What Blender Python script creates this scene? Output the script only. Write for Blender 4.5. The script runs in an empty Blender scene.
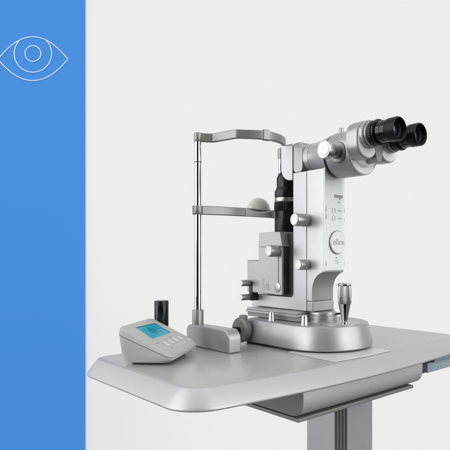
import bpy, bmesh, math, random
from mathutils import Vector, Matrix
random.seed(7)
sc = bpy.context.scene
COL = sc.collection
PI = math.pi

# ------------------------------------------------------------------ materials
def mat(name, color, metallic=0.0, rough=0.5, bump=0.0, bscale=400.0, var=0.0, coat=0.0, emit=None, estr=0.0, spec=0.5, rvar=0.05):
    m = bpy.data.materials.new(name); m.use_nodes = True
    nt = m.node_tree; b = nt.nodes['Principled BSDF']
    b.inputs['Base Color'].default_value = (*color, 1)
    b.inputs['Metallic'].default_value = metallic
    b.inputs['Roughness'].default_value = rough
    b.inputs['Specular IOR Level'].default_value = spec
    b.inputs['Coat Weight'].default_value = coat
    b.inputs['Coat Roughness'].default_value = 0.15
    tc = nt.nodes.new('ShaderNodeTexCoord')
    if emit:
        b.inputs['Emission Color'].default_value = (*emit, 1); b.inputs['Emission Strength'].default_value = estr
    if rvar:
        n = nt.nodes.new('ShaderNodeTexNoise'); n.inputs['Scale'].default_value = 35; n.inputs['Detail'].default_value = 4
        nt.links.new(tc.outputs['Object'], n.inputs['Vector'])
        mr = nt.nodes.new('ShaderNodeMapRange')
        mr.inputs['To Min'].default_value = max(0, rough - rvar); mr.inputs['To Max'].default_value = rough + rvar
        nt.links.new(n.outputs['Fac'], mr.inputs['Value']); nt.links.new(mr.outputs['Result'], b.inputs['Roughness'])
    if var:
        n = nt.nodes.new('ShaderNodeTexNoise'); n.inputs['Scale'].default_value = 900; n.inputs['Detail'].default_value = 2
        nt.links.new(tc.outputs['Object'], n.inputs['Vector'])
        mx = nt.nodes.new('ShaderNodeMix'); mx.data_type = 'RGBA'
        mx.inputs[6].default_value = (*[c*(1-var) for c in color], 1); mx.inputs[7].default_value = (*[min(1, c*(1+var)) for c in color], 1)
        nt.links.new(n.outputs['Fac'], mx.inputs[0]); nt.links.new(mx.outputs[2], b.inputs['Base Color'])
    if bump:
        n = nt.nodes.new('ShaderNodeTexNoise'); n.inputs['Scale'].default_value = bscale; n.inputs['Detail'].default_value = 3
        nt.links.new(tc.outputs['Object'], n.inputs['Vector'])
        bp = nt.nodes.new('ShaderNodeBump'); bp.inputs['Strength'].default_value = bump; bp.inputs['Distance'].default_value = 0.0004
        nt.links.new(n.outputs['Fac'], bp.inputs['Height']); nt.links.new(bp.outputs['Normal'], b.inputs['Normal'])
    return m

SILVER = mat('silver_paint', (.335, .345, .342), .58, .38, .10, 900, .04)
SILVER_L = mat('pale_silver_paint', (.425, .437, .441), .55, .36, .08, 900, .03)
SILVER_D = mat('grey_cast_paint', (.20, .205, .20), .45, .42, .15, 700, .05)
SATIN = mat('satin_aluminium', (.235, .235, .222), .6, .38, .05, 900, .03)
TOPM = mat('grey_table_laminate', (.315, .320, .310), .0, .24, .05, 1200, .05, spec=.62, rvar=.012)
EDGE = mat('silver_table_edge', (.425, .435, .438), .36, .42, .08, 900, .03)
WHITE = mat('white_enamel', (.73, .745, .745), 0, .32, .03, 600, 0, coat=.2)
CAP = mat('white_knob_face', (.74, .74, .73), .0, .35)
TRAYS = mat('tray_end_shade', (.16, .165, .16), .3, .45, .10, 800, .04)
NECKM = mat('neck_shade_hinge_grey', (.27, .28, .265), .35, .45, .12, 800, .04)  # painted shade on the neck front, plain grey on the hinge block
DARKP = mat('dark_grey_paint', (.035, .036, .035), .3, .45, .08, 900)
DISCM = mat('pale_end_face', (.88, .89, .88), .0, .4, .04, 900)
CHROME = mat('chrome', (.50, .50, .49), 1, .08, rvar=.02)
BRUSH = mat('brushed_steel', (.46, .46, .45), 1, .36, .1, 1500)
GRIPM = mat('knurled_steel', (.34, .34, .335), .9, .38, .2, 1500)
BLACK = mat('black_plastic', (.006, .006, .0065), 0, .30, .05, 900, spec=.3)
RUBBER = mat('black_rubber', (.004, .004, .004), 0, .42, .1, 900, spec=.2)
GLOSSB = mat('gloss_black', (.005, .005, .0055), 0, .10, spec=.4)
DARK = mat('dark_gap', (.02, .02, .02), 0, .6)
UNIT = mat('warm_grey_plastic', (.37, .385, .38), 0, .5, .12, 1600, .03, spec=.35)
UNIT_L = mat('grey_plastic_top', (.35, .36, .35), 0, .5, .12, 1600, .03, spec=.35)
KEY = mat('pale_key', (.46, .47, .46), 0, .45)
INK = mat('grey_print', (.14, .14, .14), 0, .5)
INKL = mat('light_grey_print', (.36, .37, .37), 0, .5)
SCREEN = mat('lit_screen', (0, .01, .015), 0, .35, spec=.15, emit=(.002, .29, .39), estr=1.0, rvar=0)
SCR_D = mat('screen_mark', (0, .05, .1), 0, .2, emit=(.0, .09, .17), estr=1.0, rvar=0)
LENS = mat('coated_lens', (.01, .012, .02), 0, .03, spec=1.0, coat=1)
BLUEG = mat('blue_grey_paint', (.27, .35, .38), .1, .4, .08, 900, .03)
BACKM = mat('backdrop_paper', (.872, .872, .870), 0, .9, spec=.0, rvar=0)
PANELM = mat('blue_board', (.072, .288, .765), 0, .9, spec=.0, rvar=0)
LINE = mat('white_line_paint', (.93, .95, .97), 0, .9, spec=0, rvar=0)
PLATEM = mat('white_plate', (.50, .51, .49), .1, .4, .05)
COLM = mat('anodised_column', (.38, .39, .41), .5, .36, .08, 900, .03)
GROOVE = mat('dark_groove', (.07, .068, .06), .2, .5)
CUPM = mat('chin_cup_plastic', (.52, .53, .49), 0, .4, .03)

# ------------------------------------------------------------------ helpers
ORG = {}      # thing-local origin of every object
def link(name, me, m, parent=None, bevel=0, seg=3, ang=35):
    xs = [v.co for v in me.vertices]
    lo = Vector([min(c[i] for c in xs) for i in range(3)]); hi = Vector([max(c[i] for c in xs) for i in range(3)])
    c = (lo + hi) / 2
    me.transform(Matrix.Translation(-c))
    o = bpy.data.objects.new(name, me); COL.objects.link(o)
    if m: me.materials.append(m)
    if parent:
        o.parent = parent; o.location = c - ORG.get(parent.name, Vector((0, 0, 0)))
    else: o.location = c
    ORG[o.name] = c
    if bevel:
        b = o.modifiers.new('bevel', 'BEVEL'); b.width = bevel; b.segments = seg; b.limit_method = 'ANGLE'; b.angle_limit = math.radians(ang)
        b.harden_normals = True
    return o
def finish(bm, name, m, parent=None, bevel=0, seg=3, ang=35):
    bmesh.ops.recalc_face_normals(bm, faces=bm.faces)
    for f in bm.faces: f.smooth = True
    if not bevel:
        for e in bm.edges:
            if len(e.link_faces) == 2 and e.calc_face_angle(0) > math.radians(ang): e.smooth = False
    else:
        for e in bm.edges:
            if len(e.link_faces) == 2 and e.calc_face_angle(0) > math.radians(ang): e.smooth = True
    me = bpy.data.meshes.new(name); bm.to_mesh(me); bm.free()
    return link(name, me, m, parent, bevel, seg, ang)
def empty(name, loc, label, cat, rz=0, group=None):
    o = bpy.data.objects.new(name, None); COL.objects.link(o); o.location = loc; o.rotation_euler = (0, 0, rz)
    o.empty_display_size = .02
    o['label'] = label; o['category'] = cat
    if group: o['group'] = group
    ORG[o.name] = Vector(loc) if rz == 0 else Vector((0, 0, 0))
    return o
def loft(bm, rings, cap=True, closed=False):
    vs = [[bm.verts.new(p) for p in r] for r in rings]
    n = len(rings[0])
    pairs = list(zip(vs, vs[1:]))
    if closed: pairs.append((vs[-1], vs[0]))
    for a, b in pairs:
        for i in range(n):
            j = (i + 1) % n
            bm.faces.new((a[i], a[j], b[j], b[i]))
    if cap and not closed:
        bm.faces.new(vs[0][::-1]); bm.faces.new(vs[-1])
    return vs
def axes(axis):
    a = Vector(axis).normalized()
    t = Vector((0, 0, 1)) if abs(a.z) < .9 else Vector((1, 0, 0))
    u = a.cross(t).normalized(); w = a.cross(u).normalized()
    return a, u, w
def lathe(bm, prof, origin, axis, n=48, knurl=None):
    """prof: list of (r, h) along axis"""
    a, u, w = axes(axis); o = Vector(origin); rings = []
    for k, (r, h) in enumerate(prof):
        ring = []
        for i in range(n):
            rr = r
            if knurl and knurl[0] <= k <= knurl[1]: rr = r * (1 - (knurl[2] if i % 2 else 0))
            t = 2*PI*i/n
            ring.append(o + a*h + u*rr*math.cos(t) + w*rr*math.sin(t))
        rings.append(ring)
    loft(bm, rings)
def turned(name, prof, origin, axis, m, parent=None, n=48, knurl=None, ang=32):
    bm = bmesh.new(); lathe(bm, prof, origin, axis, n, knurl); return finish(bm, name, m, parent, ang=ang)
def box(bm, x0, x1, y0, y1, z0, z1):
    v = [bm.verts.new(p) for p in ((x0,y0,z0),(x1,y0,z0),(x1,y1,z0),(x0,y1,z0),(x0,y0,z1),(x1,y0,z1),(x1,y1,z1),(x0,y1,z1))]
    for f in ((3,2,1,0),(4,5,6,7),(0,1,5,4),(1,2,6,5),(2,3,7,6),(3,0,4,7)): bm.faces.new([v[i] for i in f])
def boxo(name, x0, x1, y0, y1, z0, z1, m, parent=None, bevel=.002, seg=3):
    bm = bmesh.new(); box(bm, x0, x1, y0, y1, z0, z1); return finish(bm, name, m, parent, bevel, seg)
def prism_y(name, prof, y0, y1, m, parent=None, bevel=.0015, seg=3, ang=35):
    """extrude an XZ outline along y"""
    bm = bmesh.new(); loft(bm, [[(x, y0, z) for x, z in prof], [(x, y1, z) for x, z in prof]])
    return finish(bm, name, m, parent, bevel, seg, ang)
def rrect(x0, x1, y0, y1, r, z, n=8):
    pts = []
    for cx, cy, a0 in ((x1-r, y1-r, 0), (x0+r, y1-r, 90), (x0+r, y0+r, 180), (x1-r, y0+r, 270)):
        for i in range(n+1):
            a = math.radians(a0 + 90*i/n); pts.append((cx + r*math.cos(a), cy + r*math.sin(a), z))
    return pts
def arc(cx, cz, r, a0, a1, n=10):
    return [(cx + r*math.cos(math.radians(a0+(a1-a0)*i/n)), cz + r*math.sin(math.radians(a0+(a1-a0)*i/n))) for i in range(n+1)]
def smooth_path(pts, sub=8):
    out = []; P = [Vector(p) for p in pts]
    for i in range(len(P)-1):
        p0 = P[max(i-1, 0)]; p1 = P[i]; p2 = P[i+1]; p3 = P[min(i+2, len(P)-1)]
        for k in range(sub):
            t = k/sub
            out.append(.5*((2*p1) + (-p0+p2)*t + (2*p0-5*p1+4*p2-p3)*t*t + (-p0+3*p1-3*p2+p3)*t**3))
    out.append(P[-1]); return out
def band(name, path, zc, hh, th, m, parent, zfun=None):
    """vertical strip of height 2*hh and thickness th following a plan path"""
    bm = bmesh.new(); rings = []
    n = len(path)
    for i, p in enumerate(path):
        a = path[max(i-1, 0)]; b = path[min(i+1, n-1)]
        t = (b-a).normalized(); nn = Vector((-t.y, t.x))
        c = .0018; ring = []
        for s, z in ((-th/2+c, -hh), (th/2-c, -hh), (th/2, -hh+c), (th/2, hh-c), (th/2-c, hh), (-th/2+c, hh), (-th/2, hh-c), (-th/2, -hh+c)):
            zz = zc + z
            if zfun and z > 0: zz = zfun(i/(n-1), zz)
            ring.append((p.x + nn.x*s, p.y + nn.y*s, zz))
        rings.append(ring)
    loft(bm, rings); return finish(bm, name, m, parent, ang=30)
def text_mesh(s, size, spacing=1.0, shear=0, off=0.0):
    cu = bpy.data.curves.new('lettering', 'FONT'); cu.body = s; cu.size = size; cu.align_x = 'CENTER'; cu.align_y = 'CENTER'
    cu.space_character = spacing; cu.shear = shear; cu.offset = off; cu.extrude = 0.0; cu.resolution_u = 4
    o = bpy.data.objects.new('lettering', cu); COL.objects.link(o)
    dg = bpy.context.evaluated_depsgraph_get(); dg.update()
    me = bpy.data.meshes.new_from_object(o.evaluated_get(dg)); bpy.data.objects.remove(o); bpy.data.curves.remove(cu)
    return me
def ribbon(bm, pts, w, closed, place):
    """flat line of width w through 2-D pts; place maps (u,v,h) to 3-D; gets a small thickness"""
    n = len(pts); P = [Vector(p) for p in pts]; rings = []
    for i in range(n):
        a = P[(i-1) % n] if closed or i else P[0]; b = P[(i+1) % n] if closed or i < n-1 else P[-1]
        t = (b-a).normalized(); q = Vector((-t.y, t.x))*w/2
        l, r = P[i]+q, P[i]-q
        rings.append([place(l.x, l.y, 0), place(r.x, r.y, 0), place(r.x, r.y, 1), place(l.x, l.y, 1)])
    loft(bm, rings, cap=not closed, closed=closed)
def circ(cx, cy, r, n=64, a0=0, a1=360):
    k = n if a1-a0 == 360 else n+1
    return [(cx + r*math.cos(math.radians(a0+(a1-a0)*i/n)), cy + r*math.sin(math.radians(a0+(a1-a0)*i/n))) for i in range(k)]

# ------------------------------------------------------------------ camera (level, lens shifted)
R = Vector((.7009, .7133, 0)).normalized(); F = Vector((-.7133, .7009, 0)).normalized()
EYE = Vector((.77, -.80, .19))
def cam_pt(x, d, z): return Vector((EYE.x, EYE.y, 0)) + R*x + F*d + Vector((0, 0, z))
cd = bpy.data.cameras.new('camera'); co = bpy.data.objects.new('camera', cd); COL.objects.link(co); sc.camera = co
cd.sensor_width = 36; cd.lens = 36*530/450; cd.shift_x = -85/450; cd.shift_y = 30/450; cd.clip_start = .05; cd.clip_end = 50
co.matrix_world = Matrix((( R.x, 0, -F.x, EYE.x), (R.y, 0, -F.y, EYE.y), (0, 1, 0, EYE.z), (0, 0, 0, 1)))

# ------------------------------------------------------------------ backdrop and blue board
YAW = math.atan2(R.y, R.x)
WD = 2.45                                       # distance from the camera to the backdrop
bm = bmesh.new()
v = []
for x, d in ((-2.6, WD), (2.6, WD), (2.6, WD+.02), (-2.6, WD+.02)):
    for z in (-1.25, 2.0): v.append(bm.verts.new(cam_pt(x, d, z)))
for f in ((0,2,3,1),(2,4,5,3),(4,6,7,5),(6,0,1,7),(1,3,5,7),(0,6,4,2)): bm.faces.new([v[i] for i in f])
o = finish(bm, 'backdrop', BACKM); o['kind'] = 'structure'

PD = WD - .0035                                  # front face of the blue board
px = PD/530
bx1 = (85-310)*px
origin = cam_pt(bx1 - .45, PD, -1.2)
panel = empty('blue_panel', origin, 'tall flat blue board standing at the left with a white line drawing of an eye', 'board')
bm = bmesh.new(); v = []
for x, d in ((bx1-.9, PD), (bx1, PD), (bx1, PD+.0031), (bx1-.9, PD+.0031)):
    for z in (-1.2, 1.95): v.append(bm.verts.new(cam_pt(x, d, z)))
for f in ((0,2,3,1),(2,4,5,3),(4,6,7,5),(6,0,1,7),(1,3,5,7),(0,6,4,2)): bm.faces.new([v[i] for i in f])
finish(bm, 'board', PANELM, panel)
def on_panel(u, w, h): return cam_pt((u-310)*px, PD - .0004 - .0012*h, EYE.z + (255-w)*px)
bm = bmesh.new(); LW = .68
# eye outline: two lids meeting in sharp corners
up = [(-2, 59.2)]; lo_ = [(-2, 59.2)]
def bez(p0, p1, p2, p3, n=24):
    return [tuple(((1-t)**3*a + 3*(1-t)**2*t*b + 3*(1-t)*t*t*c + t**3*d) for a, b, c, d in zip(p0, p1, p2, p3)) for t in [i/n for i in range(n+1)]]
lidL = bez((-2.0, 59.2), (9, 46), (20, 36.9), (33, 36.9)); lidR = bez((33, 36.9), (46, 36.9), (57, 46), (68, 59.2))
lowR = bez((68, 59.2), (57, 72.5), (46, 80.6), (33, 80.6)); lowL = bez((33, 80.6), (20, 80.6), (9, 72.5), (-2.0, 59.2))
def rib(pts, closed): ribbon(bm, pts, LW, closed, on_panel)
rib(lidL + lidR[1:], False); rib(lowR + lowL[1:], False)
rib(circ(33, 53.6, 18.7, 72, -47, 227), False)
rib(circ(33, 53.6, 7.9, 48), True)
finish(bm, 'eye_emblem', LINE, panel, ang=60)

# ------------------------------------------------------------------ instrument table
TZ = -.74
table = empty('instrument_table', (-.03, .02, TZ), 'grey and silver table top on a grooved lifting column, carrying all the instruments', 'table')
tx0, tx1, ty0, ty1 = -.214, .1165, -.395, .330
bm = bmesh.new()
def bow(p):                                      # the operator's edge is gently bowed
    k = max(0, (p[0] - tx0)/(tx1-tx0)); ym = (ty0+ty1)/2; t = (p[1]-ym)/((ty1-ty0)/2+.02)
    return (p[0] + .026*k*k*max(0, 1-t*t), p[1], p[2])
def ring(off, z, r):
    out = []; P = rrect(tx0-off, tx1+off, ty0-off, ty1+off, r, z, 14)
    for i, a in enumerate(P):
        b = P[(i+1) % len(P)]; n = max(1, int(math.dist(a[:2], b[:2])/.03)) if math.dist(a[:2], b[:2]) > .1 else 1
        for k in range((14 if n > 1 else 1)):
            m_ = 14 if n > 1 else 1
            out.append(bow(tuple(a[j] + (b[j]-a[j])*k/m_ for j in range(3))))
    return out
loft(bm, [ring(-.0025, 0, .028), ring(-.0008, -.0003, .0295), ring(0, -.0012, .030)])
ro = finish(bm, 'table_surface', TOPM, table, ang=60)
bm = bmesh.new()
loft(bm, [ring(-.02, -.0018, .02), ring(.0003, -.0004, .030), ring(.0035, -.0010, .033), ring(.0060, -.0034, .036), ring(.0205, -.0235, .050), ring(.0220, -.0262, .052), ring(.0220, -.0280, .052),
          ring(.0205, -.0300, .050), ring(.004, -.0308, .04)])
finish(bm, 'table_edge', EDGE, table, ang=30)
# curved tray / housing below the front edge
y0, y1 = -.205, .138
prof = [(-.018, -.0312), (.148, -.0312), (.1490, -.038), (.1490, -.050), (.1480, -.058), (.1455, -.065), (.1410, -.0705), (.1345, -.0745), (.1265, -.0768), (.118, -.0775), (-.018, -.0775)]
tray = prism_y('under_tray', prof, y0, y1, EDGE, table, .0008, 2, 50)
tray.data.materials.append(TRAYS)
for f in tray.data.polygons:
    if abs(f.normal.y) > .9: f.material_index = 1  # end faces darkened: shade under the table rim put into the colour
boxo('tray_floor', -.028, .139, y0-.0015, y1-.018, -.0848, -.0783, SILVER_D, table, .0012)
# plate the instrument slides on
bm = bmesh.new(); loft(bm, [[(.005, -.108, z), (.1335, -.113, z), (.1390, -.03, z), (.1365, .0465, z), (.005, .0465, z)] for z in (.0003, .0020)])
finish(bm, 'slide_plate', PLATEM, table, .0005, 2)
# lifting column with a grooved chamfer towards the camera
cx0, cx1, cy0, cy1, ch = -.054, .047, .000, .100, .020
cz0, cz1 = TZ+.03, -.0850
bm = bmesh.new()
P = [(cx0, cy0), (cx1-ch, cy0), (cx1, cy0+ch), (cx1, cy1), (cx0+.0, cy1)]
loft(bm, [[(x, y, cz0) for x, y in P], [(x, y, cz1) for x, y in P]])
colm = finish(bm, 'column', COLM, table, .0015, 2)
a = Vector((cx1-ch, cy0, 0)); b = Vector((cx1, cy0+ch, 0)); t = (b-a).normalized(); nrm = Vector((t.y, -t.x, 0)); L = (b-a).length
for k in range(4):
    bm = bmesh.new(); s0 = L*(.08+.235*k); w = L*.12; rings = []
    for z in (cz0+.001, cz1-.001):
        rings.append([(a + t*(s0) - nrm*.001 + Vector((0,0,z))), (a + t*(s0+w) - nrm*.001 + Vector((0,0,z))), (a + t*(s0+w) + nrm*.0004 + Vector((0,0,z))), (a + t*s0 + nrm*.0004 + Vector((0,0,z)))])
    loft(bm, rings); finish(bm, 'groove', GROOVE, colm)
bm = bmesh.new(); loft(bm, [rrect(-.20, .16, -.22, .30, .04, TZ, 8), rrect(-.20, .16, -.22, .30, .04, TZ+.024, 8), rrect(-.19, .15, -.21, .29, .035, TZ+.03, 8)])
finish(bm, 'foot_plate', SILVER_D, table, ang=30)
# side bracket at the right end
br = boxo('side_bracket', .06, .119, .203, .42, -.0705, -.0475, BLUEG, table, .003)
bm = bmesh.new()
loft(bm, [[(.05, y, -.0312), (.1400, y, -.0312), (.1290, y+.004, -.0470), (.06, y+.004, -.0470)] for y in (.206, .42)])
finish(bm, 'bracket_cover', BLUEG, br, .0015)
boxo('bracket_hinge', .04, .1180, .1400, .2025, -.0685, -.0312, DARK, br, .001)

# ------------------------------------------------------------------ slit lamp
slit = empty('slit_lamp', (0, 0, 0), 'silver slit lamp microscope with black eyepieces standing on the grey table', 'microscope')
# base: stadium plan, rounded towards the operator
def stad(r, z, xb=-.155, back=.012, n=40):
    pts = []
    for i in range(n+1):
        a_ = math.radians(-90 + 180*i/n); pts.append((r*math.cos(a_), r*math.sin(a_), z))
    for i in range(7):
        a_ = math.radians(90 + 90*i/6); pts.append((xb+back + back*math.cos(a_), r-back + back*math.sin(a_), z))
    for i in range(7):
        a_ = math.radians(180 + 90*i/6); pts.append((xb+back + back*math.cos(a_), -r+back + back*math.sin(a_), z))
    return pts
bm = bmesh.new()
loft(bm, [stad(.094, .0045), stad(.0985, .005), stad(.100, .007), stad(.0988, .018), stad(.0915, .0475), stad(.0903, .0498), stad(.0885, .0511), stad(.086, .0515)])
base = finish(bm, 'base', SILVER, slit, ang=24)
bm = bmesh.new(); loft(bm, [stad(.092, .0004), stad(.092, .0046)]); finish(bm, 'base_skid', DARK, base)
turned('joystick_collar', [(0.001, .0512), (.040, .0512), (.040, .0526), (.0385, .0532), (.001, .0532)], (.046, -.003, 0), (0, 0, 1), SILVER_L, base, 64)
# travelling wheel and axle at the near rear corner, twin on the far side
for sy in (-1, 1):
    w = turned('rail_wheel', [(.001, -.010), (.022, -.010), (.0255, -.007), (.0265, -.004), (.0265, .005), (.0235, .008), (.001, .008)], (-.143, sy*.1085, .0300), (0, sy, 0), SILVER_D, slit, 48)
    turned('axle', [(.001, 0), (.0075, 0), (.0075, .013), (.001, .013)], (-.143, sy*.117, .0300), (0, sy, 0), BLACK, w, 24)
    boxo('wheel_lug', -.149, -.131, min(sy*.100, sy*.112), max(sy*.100, sy*.112), .050, .062, SILVER_D, w, .003)
# cross slide rail on the base
prof_r = [(-.19, .0535), (.004, .0535), (.004, .0735), (-.186, .0735), (-.19, .070)]
rail = boxo('cross_slide', -.188, -.018, -.0575, .0575, .0525, .0612, SILVER_D, slit, .0012)
boxo('slide_cover', -.191, -.022, -.0605, .0605, .0613, .0668, SILVER, rail, .0012)
boxo('slide_cap', -.1885, -.026, -.0590, .0590, .0669, .0716, SILVER, rail, .001)
for x, y in ((-.080, -.0775), (.019, -.0775)):
    turned('clamp_peg', [(.001, .0512), (.0080, .0512), (.0080, .0524), (.0072, .0535), (.0060, .0705), (.0050, .0718), (.001, .0718)], (x, y, 0), (0, 0, 1), BRUSH, slit, 32)
# turntable
tt = turned('turntable', [(.001, .0512), (.031, .0512), (.031, .0548), (.0285, .0552), (.0285, .0590), (.0300, .0594), (.0300, .0636), (.0265, .0642), (.0265, .0672), (.0285, .0676), (.0275, .0716), (.001, .0716)], (-.0065, 0, 0), (0, 0, 1), SILVER, slit, 64, ang=28)
turned('lock_lever', [(.001, 0), (.0022, 0), (.0022, .016), (.0014, .019), (.001, .019)], (.014, .018, .0665), (1, .35, .1), BLACK, tt, 16)

# illumination arm: L-shaped bracket
prof = [(-.204, .0728), (-.0222, .0728), (-.0222, .365), (-.063, .365), (-.063, .108)] 
prof += arc(-.071, .108, .008, 0, -90, 6)[1:] + [(-.204, .100)]
arm = prism_y('lamp_arm', prof, -.032, .032, SILVER_L, slit, .0012)
# microscope arm: column with overhanging panel and curved neck
prof = [(-.0205, .095), (-.006, .095), (-.006, .118), (-.0045, .127), (-.0015, .1345), (.003, .1415), (.009, .1475), (.017, .1525), (.0240, .1545), (.0240, .1570), (-.0205, .1570)]
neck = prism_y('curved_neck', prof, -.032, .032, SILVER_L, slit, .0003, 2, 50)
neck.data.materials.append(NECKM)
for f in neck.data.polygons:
    if f.normal.x > .05 or f.normal.z < -.3: f.material_index = 1  # same paint, darkened on front and underside faces: shade put into the colour
prism_y('microscope_arm', [(-.0205, .1566), (.0290, .1566), (.0290, .365), (-.0205, .365)], -.0320, .022, SILVER_L, slit, .0003, 2, 50)
boxo('arm_foot', -.0212, -.0035, -.033, .033, .0722, .0945, SILVER, slit, .003)

# white control panel: convex front
def sx(y):
    t = max(0, (y-.003)/.0370)
    return .0315 - .0150*(1-math.sqrt(max(0, 1-min(t, 1)**2)))
ys = [-.0325 + .0355*i/8 for i in range(9)] + [.003 + .0370*math.sin(PI/2*i/14) for i in range(1, 15)]
bm = bmesh.new(); rings = []
for z, dx, dy in ((.1565, -.004, .004), (.1548+.003, -.0015, .0015), (.1595, 0, 0), (.366, 0, 0)):
    rings.append([(.0296, -.0325, z)] + [(sx(y)+dx, y - (dy if y > .02 else 0), z) for y in ys] + [(.0150, .0400-dy, z)])
loft(bm, rings); panelw = finish(bm, 'control_panel', WHITE, slit, ang=40)
boxo('panel_seam', .0286, .0299, -.0322, -.0280, .158, .364, DARK, slit, 0)
def on_arm(name, me_or_bm, m, h=.0005):
    """wrap a flat (y,z) drawing on the convex panel front"""
    me = me_or_bm
    for v_ in me.vertices:
        y, z = v_.co.x, v_.co.y
        v_.co = Vector((sx(y) + h + v_.co.z, y, z))
    return link(name, me, m, panelw)
def label(name, s, y, z, size, m, shear=0, spacing=1.0, off=0.0):
    me = text_mesh(s, size, spacing, shear, off); me.transform(Matrix.Translation((y, z, 0))); return on_arm(name, me, m)
label('lettering', 'tango', .0090, .3115, .0130, INK, .25, 1.0, .0001)
def drawn(name, paths, w, m):
    bm = bmesh.new()
    for pts, closed in paths:
        ribbon(bm, pts, w, closed, lambda a_, b_, h: (a_, b_, h*.0003))
    me = bpy.data.meshes.new(name); bmesh.ops.recalc_face_normals(bm, faces=bm.faces); bm.to_mesh(me); bm.free(); return on_arm(name, me, m, .0002)
drawn('small_print', [([(.0050, .2985), (.0140, .2985)], False)], .0018, INKL)
for z in (.2810, .2655):
    drawn('touch_key', [(circ(-.0065, z, .0050, 28), True), ([(-.0085, z), (-.0045, z)], False)], .0007, INKL)
    drawn('key_mark', [([(.0070, z+.0003), (.0190, z)], False)], .0011, INK)
    drawn('side_mark', [([(-.0290, z-.0035), (-.0290, z+.0075)], False)], .0020, INKL)
drawn('side_mark', [([(-.0290, .1680), (-.0290, .1760)], False)], .0020, INKL)
drawn('side_mark', [([(.0350, .1690), (.0350, .1780)], False)], .0016, INKL)
for z in (.2830, .2640): drawn('side_mark', [([(.0350, z-.004), (.0350, z+.004)], False)], .0012, INK)
drawn('plus_sign', [([(.0002, .1838), (.0034, .1838)], False), ([(.0018, .1822), (.0018, .1854)], False)], .0007, INK)
drawn('small_print', [([(-.0030, .1785), (.0066, .1785)], False)], .0013, INKL)
drawn('small_print', [([(-.0010, .1742), (.0080, .1742)], False)], .0013, INKL)
badge = turned('round_badge', [(.001, .0), (.0228, .0), (.0230, .001), (.0230, .0066), (.0220, .0080), (.001, .0083)], (.0282, .0035, .2160), (1, 0, 0), WHITE, panelw, 72)
turned('badge_rim', [(.0225, 0), (.0243, 0), (.0243, .0050), (.0236, .0062), (.0225, .0058)], (.0282, .0035, .2160), (1, 0, 0), SATIN, badge, 72)
me = text_mesh('ellex', .0180, 1.0, 0, .0001); 
for v_ in me.vertices: v_.co = Vector((.03670, v_.co.x + .0032, v_.co.y + .2165))
link('lettering', me, INKL, badge)

# head: horizontal body, prism housing at the back, drum in front
def yz_ring(x, hy, z0, z1, r, n=8):
    return [(x, p[0], p[1]) for p in rrect(-hy, hy, z0, z1, r, 0, n)]
bm = bmesh.new()
loft(bm, [yz_ring(-.095, .030, .3665, .4275, .024), yz_ring(-.0215, .0305, .3660, .4275, .028)])
body = finish(bm, 'microscope_body', SILVER_L, slit, ang=40)
bm = bmesh.new()
loft(bm, [yz_ring(-.0205, .0310, .3658, .4275, .030), yz_ring(.005, .033, .364, .429, .032), yz_ring(.024, .0380, .3585, .4330, .0362), yz_ring(.036, .0402, .353, .4350, .0395)])
finish(bm, 'flared_tube', SILVER_L, slit, ang=40)
# rear prism housing, rounded below towards the patient
prof = arc(-.071, .380, .030, 270, 180, 10) + [(-.101, .4285), (-.0640, .4285), (-.0640, .350)]
prism_y('prism_housing', prof, -.0335, .0335, SILVER_L, slit, .0015, 3, 50)
bm = bmesh.new()
loft(bm, [[(x, -.0334+d, z) for x, z in [(p[0], p[1]) for p in rrect(-.0625, -.0375, .3655, .4245, .006, 0, 5)]] for d in (0, -.0)] if False else
     [[(p[0], -.0318, p[1]) for p in rrect(-.0628, -.0350, .3650, .4285, .009, 0, 6)], [(p[0], .0318, p[1]) for p in rrect(-.0628, -.0350, .3650, .4285, .009, 0, 6)]])
finish(bm, 'side_cover', SILVER, slit, .0015, 3, 50)
# drum
drum = turned('magnification_drum', [(.001, .0), (.0425, .0), (.0450, .0015), (.0455, .004), (.0455, .0610), (.0445, .0626), (.001, .0626)], (.0425, 0, .3915), (1, 0, 0), SILVER, slit, 96)
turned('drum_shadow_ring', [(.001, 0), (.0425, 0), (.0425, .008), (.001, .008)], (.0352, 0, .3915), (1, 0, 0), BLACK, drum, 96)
turned('drum_end', [(.001, .0627), (.0432, .0627), (.0428, .0640), (.030, .0642), (.030, .0760), (.001, .0760)], (.0425, 0, .3915), (1, 0, 0), DISCM, drum, 96)
turned('pin', [(.001, 0), (.0046, 0), (.0046, .0130), (.0038, .0145), (.001, .0145)], (.0435, .003, .4345), (0, 0, 1), GRIPM, drum, 24)
def knob(x, y, z, r, L, mside, name='adjusting_knob', parent=slit, ringed=False, mcap=CAP):
    k = turned(name, [(.001, 0), (r*.86, 0), (r*.86, L*.12), (r*.98, L*.14), (r, L*.2), (r, L*.86), (r*.94, L*.97), (r*.86, L), (.001, L)], (x, y, z), (0, -1, 0), mside, parent, 60, knurl=(4, 5, .03))
    turned('knob_face', [(.001, 0), (r*.80, 0), (r*.78, .0010), (r*.60, .0012), (r*.55, .0004), (.001, .0004)], (x, y-L, z), (0, -1, 0), mcap, k, 48)
    return k
turned('knob_boss', [(.001, -.006), (.0205, -.006), (.0205, .002), (.0190, .004), (.001, .004)], (.0790, -.0440, .3880), (0, -1, 0), SILVER_D, drum, 60)
k = turned('magnification_knob', [(.001, 0), (.0125, 0), (.0125, .012), (.0150, .020), (.0168, .022), (.0170, .034), (.0158, .037), (.001, .037)], (.0790, -.0480, .3880), (0, -1, 0), BRUSH, slit, 72)
turned('knob_face', [(.001, 0), (.0135, 0), (.0130, .0012), (.001, .0014)], (.0790, -.0850, .3880), (0, -1, 0), CAP, k, 48)
knob(-.0205, -.0315, .2620, .0132, .037, BRUSH)
knob(-.0195, -.0315, .1700, .0108, .027, BRUSH)

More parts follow.
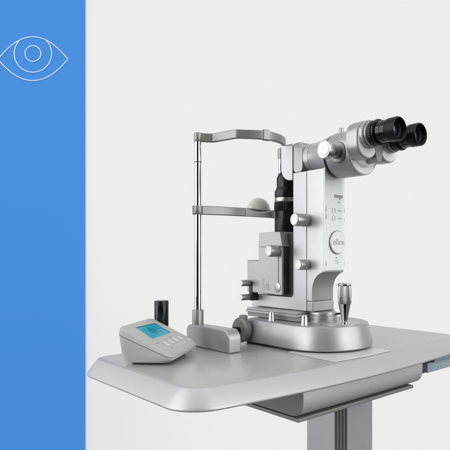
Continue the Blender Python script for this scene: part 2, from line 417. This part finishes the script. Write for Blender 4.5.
# slit unit box under the lamp
box_ = empty  # (name kept free)
prof = [(-.1990, .1065), (-.0835, .1035), (-.0790, .1055), (-.0790, .2245), (-.1580, .2245), (-.1580, .1765), (-.1990, .1765)]
unit = prism_y('slit_unit', [(x, z if z < .2 else .2070) for x, z in prof], -.050, -.0445, SILVER, slit, .0012, 2, 30)
prism_y('unit_case', [(x + (-.0008 if x > -.1 else .001), z + .001 if z < .11 else z-.001) for x, z in [(a, b if b < .2 else .2070) for a, b in prof]], -.0445, .030, DARKP, unit, .0008, 2, 30)
prof = [(-.1580, .2078), (-.0780, .2078), (-.0850, .2400), (-.1550, .2400)]
prism_y('unit_cap', prof, -.0505, .030, SILVER, unit, .001, 2, 30)
boxo('unit_step_lid', -.1995, -.1590, -.0495, .0295, .1770, .1785, SILVER_D, unit, .0005, 2)
boxo('unit_edge_strip', -.0905, -.0895, -.0506, -.0499, .110, .206, DARK, unit, 0)
knob(-.0925, -.0500, .1985, .0125, .026, BRUSH, parent=unit)
turned('round_cover', [(.001, 0), (.0095, 0), (.0095, .0012), (.0085, .0018), (.001, .0018)], (-.0925, -.0500, .1205), (0, -1, 0), SILVER_L, unit, 48)
for z in (.1265, .0945):
    k = turned('small_knob', [(.001, 0), (.0062, 0), (.0062, .002), (.0070, .003), (.0070, .024), (.0060, .026), (.001, .026)], (-.1880, -.0500, z), (0, -1, 0), GRIPM, unit, 40, knurl=(3, 4, .05))
    turned('knob_face', [(.001, 0), (.0056, 0), (.0050, .0008), (.001, .0008)], (-.1880, -.0760, z), (0, -1, 0), CAP, k, 32)
bm = bmesh.new()
def onbox(a_, b_, h): return (a_, -.0501 - h*.0003, b_)
ex, ez = -.134, .1135
for pts, cl in (([(ex-.010, ez), (ex-.010, ez+.012), (ex-.004, ez+.012), (ex-.004, ez), ], True), ([(ex-.007, ez+.012), (ex-.007, ez+.018)], False), (circ(ex-.007, ez+.021, .0028, 16), True),
                ([(ex+.003, ez), (ex+.003, ez+.016)], False), ([(ex+.001, ez+.016), (ex+.013, ez+.016)], False), ([(ex+.008, ez+.012), (ex+.008, ez)], False), ([(ex+.013, ez+.012), (ex+.013, ez), (ex+.004, ez)], False),
                (circ(ex+.008, ez+.0085, .0040, 16), True), ([(ex-.012, ez-.002), (ex-.002, ez-.002)], False), ([(ex-.0015, ez+.001), (ex+.0005, ez+.001)], False)):
    ribbon(bm, pts, .0008, cl, onbox)
finish(bm, 'engraved_symbol', INKL, unit)
boxo('knob_mount', -.191, -.180, -.0515, -.0450, .0865, .1300, DARKP, unit, .001)
boxo('knob_mount', -.191, -.180, -.0450, -.0330, .0865, .1040, DARKP, unit, .001)
# black bellow gap between the box and the arm
boxo('slide_block', -.150, -.0645, -.030, .029, .1005, .236, DARKP, slit, .001)

# black lamp housing
lx, ly = -.120, 0.0
lamp = turned('lamp_housing', [(.001, .2402), (.0262, .2402), (.0268, .2420), (.0268, .2720), (.0256, .2726), (.0256, .3085), (.001, .3085)], (lx, ly, 0), (0, 0, 1), BLACK, slit, 64)
turned('rubber_grip', [(.001, .2880), (.0272, .2880), (.0276, .2890), (.0276, .3080), (.001, .3080)], (lx, ly, 0), (0, 0, 1), RUBBER, lamp, 90, knurl=(1, 3, .03))
turned('metal_ring', [(.001, .3086), (.0262, .3086), (.0265, .3092), (.0265, .3176), (.0258, .3182), (.001, .3182)], (lx, ly, 0), (0, 0, 1), BRUSH, lamp, 64)
turned('lamp_cap', [(.001, .3183), (.0262, .3183), (.0270, .3230), (.0262, .3330), (.0232, .3400), (.0222, .3410), (.0222, .3620), (.0200, .3680), (.0120, .3790), (.0105, .3880), (.0098, .4080), (.001, .4080)], (lx, ly, 0), (0, 0, 1), BLACK, lamp, 64, ang=25)

# joystick
jx, jy = .069, -.015
js = turned('joystick', [(.001, .0533), (.0060, .0533), (.0060, .0570), (.0052, .0580), (.0060, .0620), (.0088, .0760), (.0118, .0900), (.0126, .0935), (.001, .0935)], (jx, jy, 0), (0, 0, 1), CHROME, slit, 56)
turned('knurled_grip', [(.001, .0937), (.0130, .0937), (.0136, .0950), (.0137, .1060), (.001, .1060)], (jx, jy, 0), (0, 0, 1), GRIPM, js, 90, knurl=(1, 3, .05))
turned('grip_head', [(.001, .1062), (.0135, .1062), (.0141, .1120), (.0130, .1290), (.0120, .1300), (.001, .1300)], (jx, jy, 0), (0, 0, 1), GRIPM, js, 90, knurl=(1, 3, .03))
turned('push_button', [(.001, .1301), (.0132, .1301), (.0136, .1312), (.0134, .1325), (.0100, .1345), (.001, .1350)], (jx, jy, 0), (0, 0, 1), CHROME, js, 56)

# binocular head
def binoc(sy):
    yc = sy*.0325
    bm = bmesh.new(); rings = []
    # (x, half y, z0, z1, r, y-shift)
    for x, hy, z0, z1, r in ((.1110, .0250, .3740, .4345, .022), (.1135, .0283, .3700, .4385, .026), (.1250, .0290, .3690, .4395, .0275), (.1395, .0290, .3695, .4395, .0275), (.1412, .0278, .3710, .4383, .0265)):
        rings.append([(x, yc + p[0], p[1]) for p in rrect(-hy, hy, z0, z1, r, 0, 10)])
    loft(bm, rings)
    h = finish(bm, 'binocular_housing', SILVER, slit, ang=24)
    bm = bmesh.new()
    loft(bm, [[(x, yc + p[0], p[1]) for p in rrect(-hy, hy, z0, z1, r, 0, 10)] for x, hy, z0, z1, r in ((.1413, .0262, .3725, .4368, .0250), (.1422, .0262, .3725, .4368, .0250), (.1426, .0258, .3729, .4364, .0246))])
    finish(bm, 'end_face', DISCM, h)
    turned('tube_neck', [(.001, .1427), (.0262, .1427), (.0262, .1490), (.0250, .1508), (.001, .1508)], (0, yc, .4135), (1, 0, 0), SILVER, h, 64)
    ez_ = .4135
    e = turned('eyepiece', [(.001, .1510), (.0235, .1510), (.0245, .1525), (.0245, .1560), (.0228, .1570), (.001, .1570)], (0, yc, ez_), (1, 0, 0), SATIN, slit, 64)
    turned('focus_ring', [(.001, .1572), (.0226, .1572), (.0226, .1640), (.0200, .1646), (.0200, .1668), (.0238, .1676), (.0242, .1690), (.0242, .1712), (.0236, .1722), (.001, .1722)], (0, yc, ez_), (1, 0, 0), BLACK, e, 80, knurl=(1, 2, .025))
    turned('barrel', [(.001, .1722), (.0203, .1724), (.0203, .1830), (.0194, .1834), (.0194, .1900), (.0203, .1906), (.0203, .1930), (.001, .1930)], (0, yc, ez_), (1, 0, 0), GLOSSB, e, 64)
    # eyecup: ring with a hollow
    turned('eyecup', [(.0150, .1931), (.0205, .1931), (.0212, .1950), (.0214, .2120), (.0205, .2150), (.0190, .2155), (.0172, .2135), (.0150, .2065), (.0120, .2045), (.0118, .1931)], (0, yc, ez_), (1, 0, 0), RUBBER, e, 72)
    turned('lens', [(.001, .2000), (.0122, .2000), (.0118, .2015), (.0080, .2030), (.0040, .2036), (.0005, .2038)], (0, yc, ez_), (1, 0, 0), LENS, e, 48, ang=60)
for s in (-1, 1): binoc(s)
bm = bmesh.new(); loft(bm, [[(x, -h_, .4120), (x, h_, .4120), (x, .006, .3665), (x, -.006, .3665)] for x, h_ in ((.1120, .020), (.1440, .020))])
hb = finish(bm, 'hinge_block', NECKM, slit, .002, 3)


# ------------------------------------------------------------------ head rest
hr0 = Vector((-.2366*.7009 - 1.119*.7133 + .77, -.2366*.7133 + 1.119*.7009 - .80, 0))
W = .234
rest = empty('head_rest', (hr0.x, hr0.y+W/2, 0), 'silver chin and forehead rest on two chrome rods behind the slit lamp', 'head rest')
def hp(u, v): return Vector((hr0.x+u, hr0.y+v))
for v_ in (0, W):
    p = hp(0, v_)
    rod = turned('rod', [(.001, .040), (.0070, .040), (.0070, .432), (.001, .432)], (p.x, p.y, 0), (0, 0, 1), CHROME, rest, 40)
    turned('rod_collar', [(.001, .036), (.0118, .036), (.0118, .0735), (.0112, .0745), (.001, .0745)], (p.x, p.y, 0), (0, 0, 1), SATIN, rod, 40)
    turned('rod_joint', [(.0069, .385), (.0074, .385), (.0074, .387), (.0069, .387)], (p.x, p.y, 0), (0, 0, 1), DARK, rod, 40)
    f0 = p.x - .022; f1 = p.x + .131
    prof = [(f0, .0004), (f1, .0004)] + arc(f1-.020, .025, .020, 0, 90, 10) + arc(f0+.014, .030, .014, 90, 180, 8)
    yy0 = p.y - .020
    ft = prism_y('foot', prof, p.y-.0145, p.y+.0145, SILVER, rest, .0025, 3, 50)
pts = [(0, -.006), (.008, .011), (.018, .0255), (.052, .0335), (.084, .039), (.105, .058), (.117, .085), (.1205, .117), (.117, .149), (.105, .177), (.084, .198), (.052, .212), (.022, .220), (0, W+.006)]
def straight(a, b, n): return [Vector(a).lerp(Vector(b), i/n) for i in range(n)]
A_, B_, C_ = (0, -.004), (.0165, .0255), (.0830, .0375)
P2 = straight((0, -.004), (.0150, .0235), 3) + [Vector(p) for p in ((.0172, .0252), (.0205, .0268))] + straight((.0235, .0277), (.0730, .0357), 4) + [Vector(p) for p in ((.0765, .0364), (.0797, .0374), (.0827, .0390), (.0853, .0410), (.0874, .0434))] \
   + smooth_path([(.0892, .0460), (.1030, .0650), (.1160, .0900), (.1150, .1150), (.1080, .1380), (.0917, .1620), (.0620, .1880), (.0300, .2120), (0, W+.004)], 6)
path = [hp(*p) for p in P2]
fb = band('forehead_band', path, .4380, .0095, .0065, SATIN, rest)
for v_ in (0, W):
    p = hp(0, v_)
    turned('rod_clamp', [(.001, .4215 if v_ else .4287), (.0080, .4215 if v_ else .4287), (.0086, .4297), (.0086, .4465), (.0080, .4475), (.001, .4475)], (p.x, p.y, 0), (0, 0, 1), SATIN, fb, 40)
c0, c1 = hp(.1130, .0835), hp(.1168, .0960)
pp = [c0 + (c1-c0)*t for t in (0, .5, 1)]
band('strap_clip', [p + Vector((.0015, 0)) for p in pp], .4382, .0112, .0095, SATIN, fb)
# chin bar
pts = [(.000, -.012), (.006, .004), (.014, .030), (.022, .060), (.0262, .091), (.0285, .105), (.0300, .117), (.0300, .140), (.0290, .170), (.020, .200), (.006, .230), (0, W+.010)]
def dip(t, z): return z
cb = band('chin_bar', smooth_path([hp(*p) for p in pts], 5), .2845, .0094, .0070, SATIN, rest)
for v_ in (0, W):
    p = hp(0, v_)
    turned('rod_clamp', [(.001, .2752), (.0108, .2752), (.0114, .2762), (.0114, .2930), (.0108, .2940), (.001, .2940)], (p.x, p.y, 0), (0, 0, 1), SATIN, cb, 40)
# chin cup: a moulded half-dome shell with its front lip
bm = bmesh.new()
cc = hp(.002, .1630); rings = []
for i in range(13):
    a_ = PI*i/12
    rings.append([Vector((cc.x + .022*math.cos(b_)*math.sin(a_)*(1.0), cc.y - .031*math.cos(a_), .2885 + .0345*max(0, math.sin(b_))*math.sin(a_)**.8 + (-.004*math.sin(a_) if math.sin(b_) <= 0 else 0))) for b_ in [2*PI*j/28 for j in range(28)]])
loft(bm, rings[1:-1])
finish(bm, 'chin_cup', CUPM, rest, ang=60)
boxo('cup_stem', hp(.004,0).x-.006, hp(.004,0).x+.018, cc.y-.006, cc.y+.006, .279, .2865, SATIN, rest, .001)
pts = [(.0345, .1010), (.0350, .115), (.0350, .135), (.0345, .155), (.033, .176)]
band('cup_guard', smooth_path([hp(*p) for p in pts], 6), .2840, .0088, .0050, CUPM, rest, zfun=lambda t, z: z - .0060*math.sin(PI*t))

# ------------------------------------------------------------------ control unit
e1 = Vector((.765, .636, 0)).normalized(); ang1 = math.atan2(e1.y, e1.x)
cu = empty('control_unit', (-.0395, -.338, 0), 'grey wedge shaped control box with lit cyan screen on the left end of the table', 'control box', rz=ang1)
WY = .1475
def uring(inset, zf, r=.012, bow=.007, xf=0, xb=-.0955):
    out = []
    for x, y, _ in rrect(xb+inset, xf-inset, inset, WY-inset, r, 0, 8):
        k = (x - xb)/(xf-xb)
        x2 = x + bow*k**3*(1-((y-WY/2)/(WY/2))**2)
        out.append((x2, y, zf(x2)))
    return out
seam = lambda x: .0132 + .425*(-x)
top = lambda x: .0196 + .50*(-x)
bm = bmesh.new()
loft(bm, [uring(.014, lambda x: .0030), uring(.008, lambda x: .0042), uring(.0035, lambda x: .0042 + (seam(x)-.0042)*.35), uring(.0006, lambda x: seam(x)-.003), uring(.0004, lambda x: seam(x)-.0006)])
sh = finish(bm, 'lower_shell', UNIT, cu, ang=40)
bm = bmesh.new(); loft(bm, [uring(.0018, lambda x: seam(x)-.001), uring(.0018, lambda x: seam(x)+.001)]); finish(bm, 'seam_gasket', DARK, sh)
bm = bmesh.new(); loft(bm, [uring(.017, lambda x: .0003), uring(.017, lambda x: .0034)]); finish(bm, 'foot_pad', DARK, sh)
bm = bmesh.new()
loft(bm, [uring(.0004, lambda x: seam(x)+.0004), uring(.0003, lambda x: seam(x)+.0012), uring(.0016, lambda x: top(x)-.0022), uring(.0030, lambda x: top(x)-.0006), uring(.0050, lambda x: top(x))])
ush = finish(bm, 'upper_shell', UNIT_L, cu, ang=25)
# local frame of the sloping top: lx (towards back), ly
def slab(name, pts, h0, h1, m, parent, bevel=0):
    bm = bmesh.new(); nn = Vector((.5, 0, 1)).normalized()
    rg = [[Vector((x, y, top(x))) + nn*h for x, y in pts] for h in (h0, h1)]
    loft(bm, rg); return finish(bm, name, m, parent, bevel)
q = [(-.0795, .0420), (-.0750, .1165), (-.0418, .1125), (-.0438, .0310)]
def grow(q, k):
    cx = sum(p[0] for p in q)/4; cy = sum(p[1] for p in q)/4
    return [(cx + (x-cx)*k, cy + (y-cy)*(1+(k-1)*.5)) for x, y in q]
slab('screen_frame', grow(q, 1.07), -.001, .0006, UNIT, ush, .0003)
scr = slab('screen', q, -.001, .0008, SCREEN, ush)
slab('screen_shade', [(-.0795, .0420), (-.0750, .1165), (-.0737, .1165), (-.0782, .0420)], .0007, .0012, DARK, ush)
slab('screen_shade', [(-.0750, .1145), (-.0750, .1165), (-.0418, .1125), (-.0418, .1112)], .0007, .0012, DARK, ush)
slab('screen_disc', [(x, .0725 + (y-.0725)*1.05) for x, y in circ(-.0597, .0725, .0115, 40)], .0007, .0010, SCR_D, scr)
def top_draw(name, paths, w, m, parent, h0=.0008):
    bm = bmesh.new(); nn = Vector((.5, 0, 1)).normalized()
    for pts, cl in paths: ribbon(bm, pts, w, cl, lambda a_, b_, h: Vector((a_, b_, top(a_))) + nn*(h0 + h*.0003))
    return finish(bm, name, m, parent)
top_draw('screen_symbol', [(circ(-.0597, .0725, .0085, 30), True), ([(-.0597, .066), (-.0597, .079)], False), ([(-.064, .0725), (-.0555, .0725)], False)], .0010, SCREEN, scr, .0010)
for pth in [([(-.0700, .047), (-.0680, .055)], False), ([(-.0665, .092), (-.0655, .106)], False), ([(-.0610, .093), (-.0603, .108)], False), ([(-.0500, .041), (-.0493, .056)], False), ([(-.0540, .092), (-.0535, .104)], False), ([(-.0480, .090), (-.0478, .104)], False)]:
    top_draw('screen_line', [pth], .0011, SCR_D, scr)
for x, y in ((-.0222, .0415), (-.0230, .0645), (-.0232, .0875), (-.0222, .1100)):
    slab('key', circ(x, y, .0062, 24), -.0005, .0016, KEY, ush, .0005)
slab('round_key', circ(-.0115, .1290, .0050, 24), -.0005, .0012, KEY, ush, .0004)
pts = [(-.0150 + .0020, .050)] + [(-.0148 + .0, .056 + .058*i/12) for i in range(13)] + [(-.006, .108), (-.0035, .085), (-.006, .060)]
slab('palm_recess', [(-.0152, .0500), (-.0158, .078), (-.0150, .1150), (-.0085, .1120), (-.0048, .085), (-.0070, .056)], -.0005, .0004, UNIT, ush)
for pth in [([(-.0330, .0200), (-.0300, .0290)], False), ([(-.0110, .0360), (-.0110, .0410)], False), ([(-.0330, .0640), (-.0332, .0680)], False), ([(-.0332, .0880), (-.0332, .0910)], False)]:
    top_draw('key_print', [pth], .0011, INK, ush, .0002)

# ------------------------------------------------------------------ black cylinder behind the box
bp_ = cam_pt(-.3003, 1.072, 0)
cyl = empty('black_canister', (bp_.x, bp_.y, 0), 'short glossy black cylinder standing upright behind the control box', 'cylinder')
turned('canister_body', [(.001, .0002), (.0135, .0002), (.0140, .001), (.0140, .0890), (.001, .0890)], (bp_.x, bp_.y, 0), (0, 0, 1), GLOSSB, cyl, 56)
turned('canister_cap', [(.001, .0892), (.0140, .0891), (.0140, .0892), (.0140, .0958), (.0130, .0978), (.001, .0982)], (bp_.x, bp_.y, 0), (0, 0, 1), BLACK, cyl, 56)

# ------------------------------------------------------------------ light
w = bpy.data.worlds.new('World'); sc.world = w; w.use_nodes = True
nt = w.node_tree; bg = nt.nodes['Background']
# made-up surroundings for light and reflections: grey base, added bright and dark lobes
tc = nt.nodes.new('ShaderNodeTexCoord')
K = .895
LOBES = [((-.93, -.34, .28), .80, .89, 3.45*K),   # (right, forward, up) of the camera, cos start, cos full, strength
         ((.85, -.44, .30), .81, .91, 3.2*K),
         ((.05, -.10, 1.0), .60, .95, 1.0*K),
         ((.06, -.99, .04), .74, .86, -.37*K),
         ((.0, .2, -1.0), .05, .70, -.36*K)]
BASE = .40*K
acc = None
for (rx, fy, uz), c0_, c1_, st in LOBES:
    d = (R*rx + F*fy + Vector((0, 0, uz))).normalized()
    dp = nt.nodes.new('ShaderNodeVectorMath'); dp.operation = 'DOT_PRODUCT'; dp.inputs[1].default_value = d
    nt.links.new(tc.outputs['Generated'], dp.inputs[0])
    mr = nt.nodes.new('ShaderNodeMapRange'); mr.interpolation_type = 'SMOOTHSTEP'
    mr.inputs['From Min'].default_value = c0_; mr.inputs['From Max'].default_value = c1_
    mr.inputs['To Min'].default_value = 0; mr.inputs['To Max'].default_value = st
    nt.links.new(dp.outputs['Value'], mr.inputs['Value'])
    ad = nt.nodes.new('ShaderNodeMath'); ad.operation = 'ADD'
    if acc is None: ad.inputs[0].default_value = BASE
    else: nt.links.new(acc, ad.inputs[0])
    nt.links.new(mr.outputs['Result'], ad.inputs[1]); acc = ad.outputs[0]
nt.links.new(acc, bg.inputs[1]); bg.inputs[0].default_value = (1, 1, .995, 1)
def area(name, loc, target, sx_, sy_, power, col=(1, 1, 1)):
    ld = bpy.data.lights.new(name, 'AREA'); ld.shape = 'RECTANGLE'; ld.size = sx_; ld.size_y = sy_; ld.energy = power; ld.color = col
    o = bpy.data.objects.new(name, ld); COL.objects.link(o); o.location = loc
    d = Vector(target) - Vector(loc); o.rotation_euler = d.to_track_quat('-Z', 'Y').to_euler(); return o
ctr = Vector((-.05, 0, .2))
area('added_lamp', cam_pt(-2.6, -1.6, .9), ctr, 1.2, 1.2, 13)  # unseen lamp added for highlights
area('added_lamp', cam_pt(2.8, -1.4, .9), ctr, 1.0, 1.4, 10)  # second added lamp, out of view on the right

vs = sc.view_settings; vs.view_transform = 'Standard'; vs.look = 'None'; vs.exposure = 0; vs.gamma = 1
sc.render.resolution_x = 1024; sc.render.resolution_y = 1024
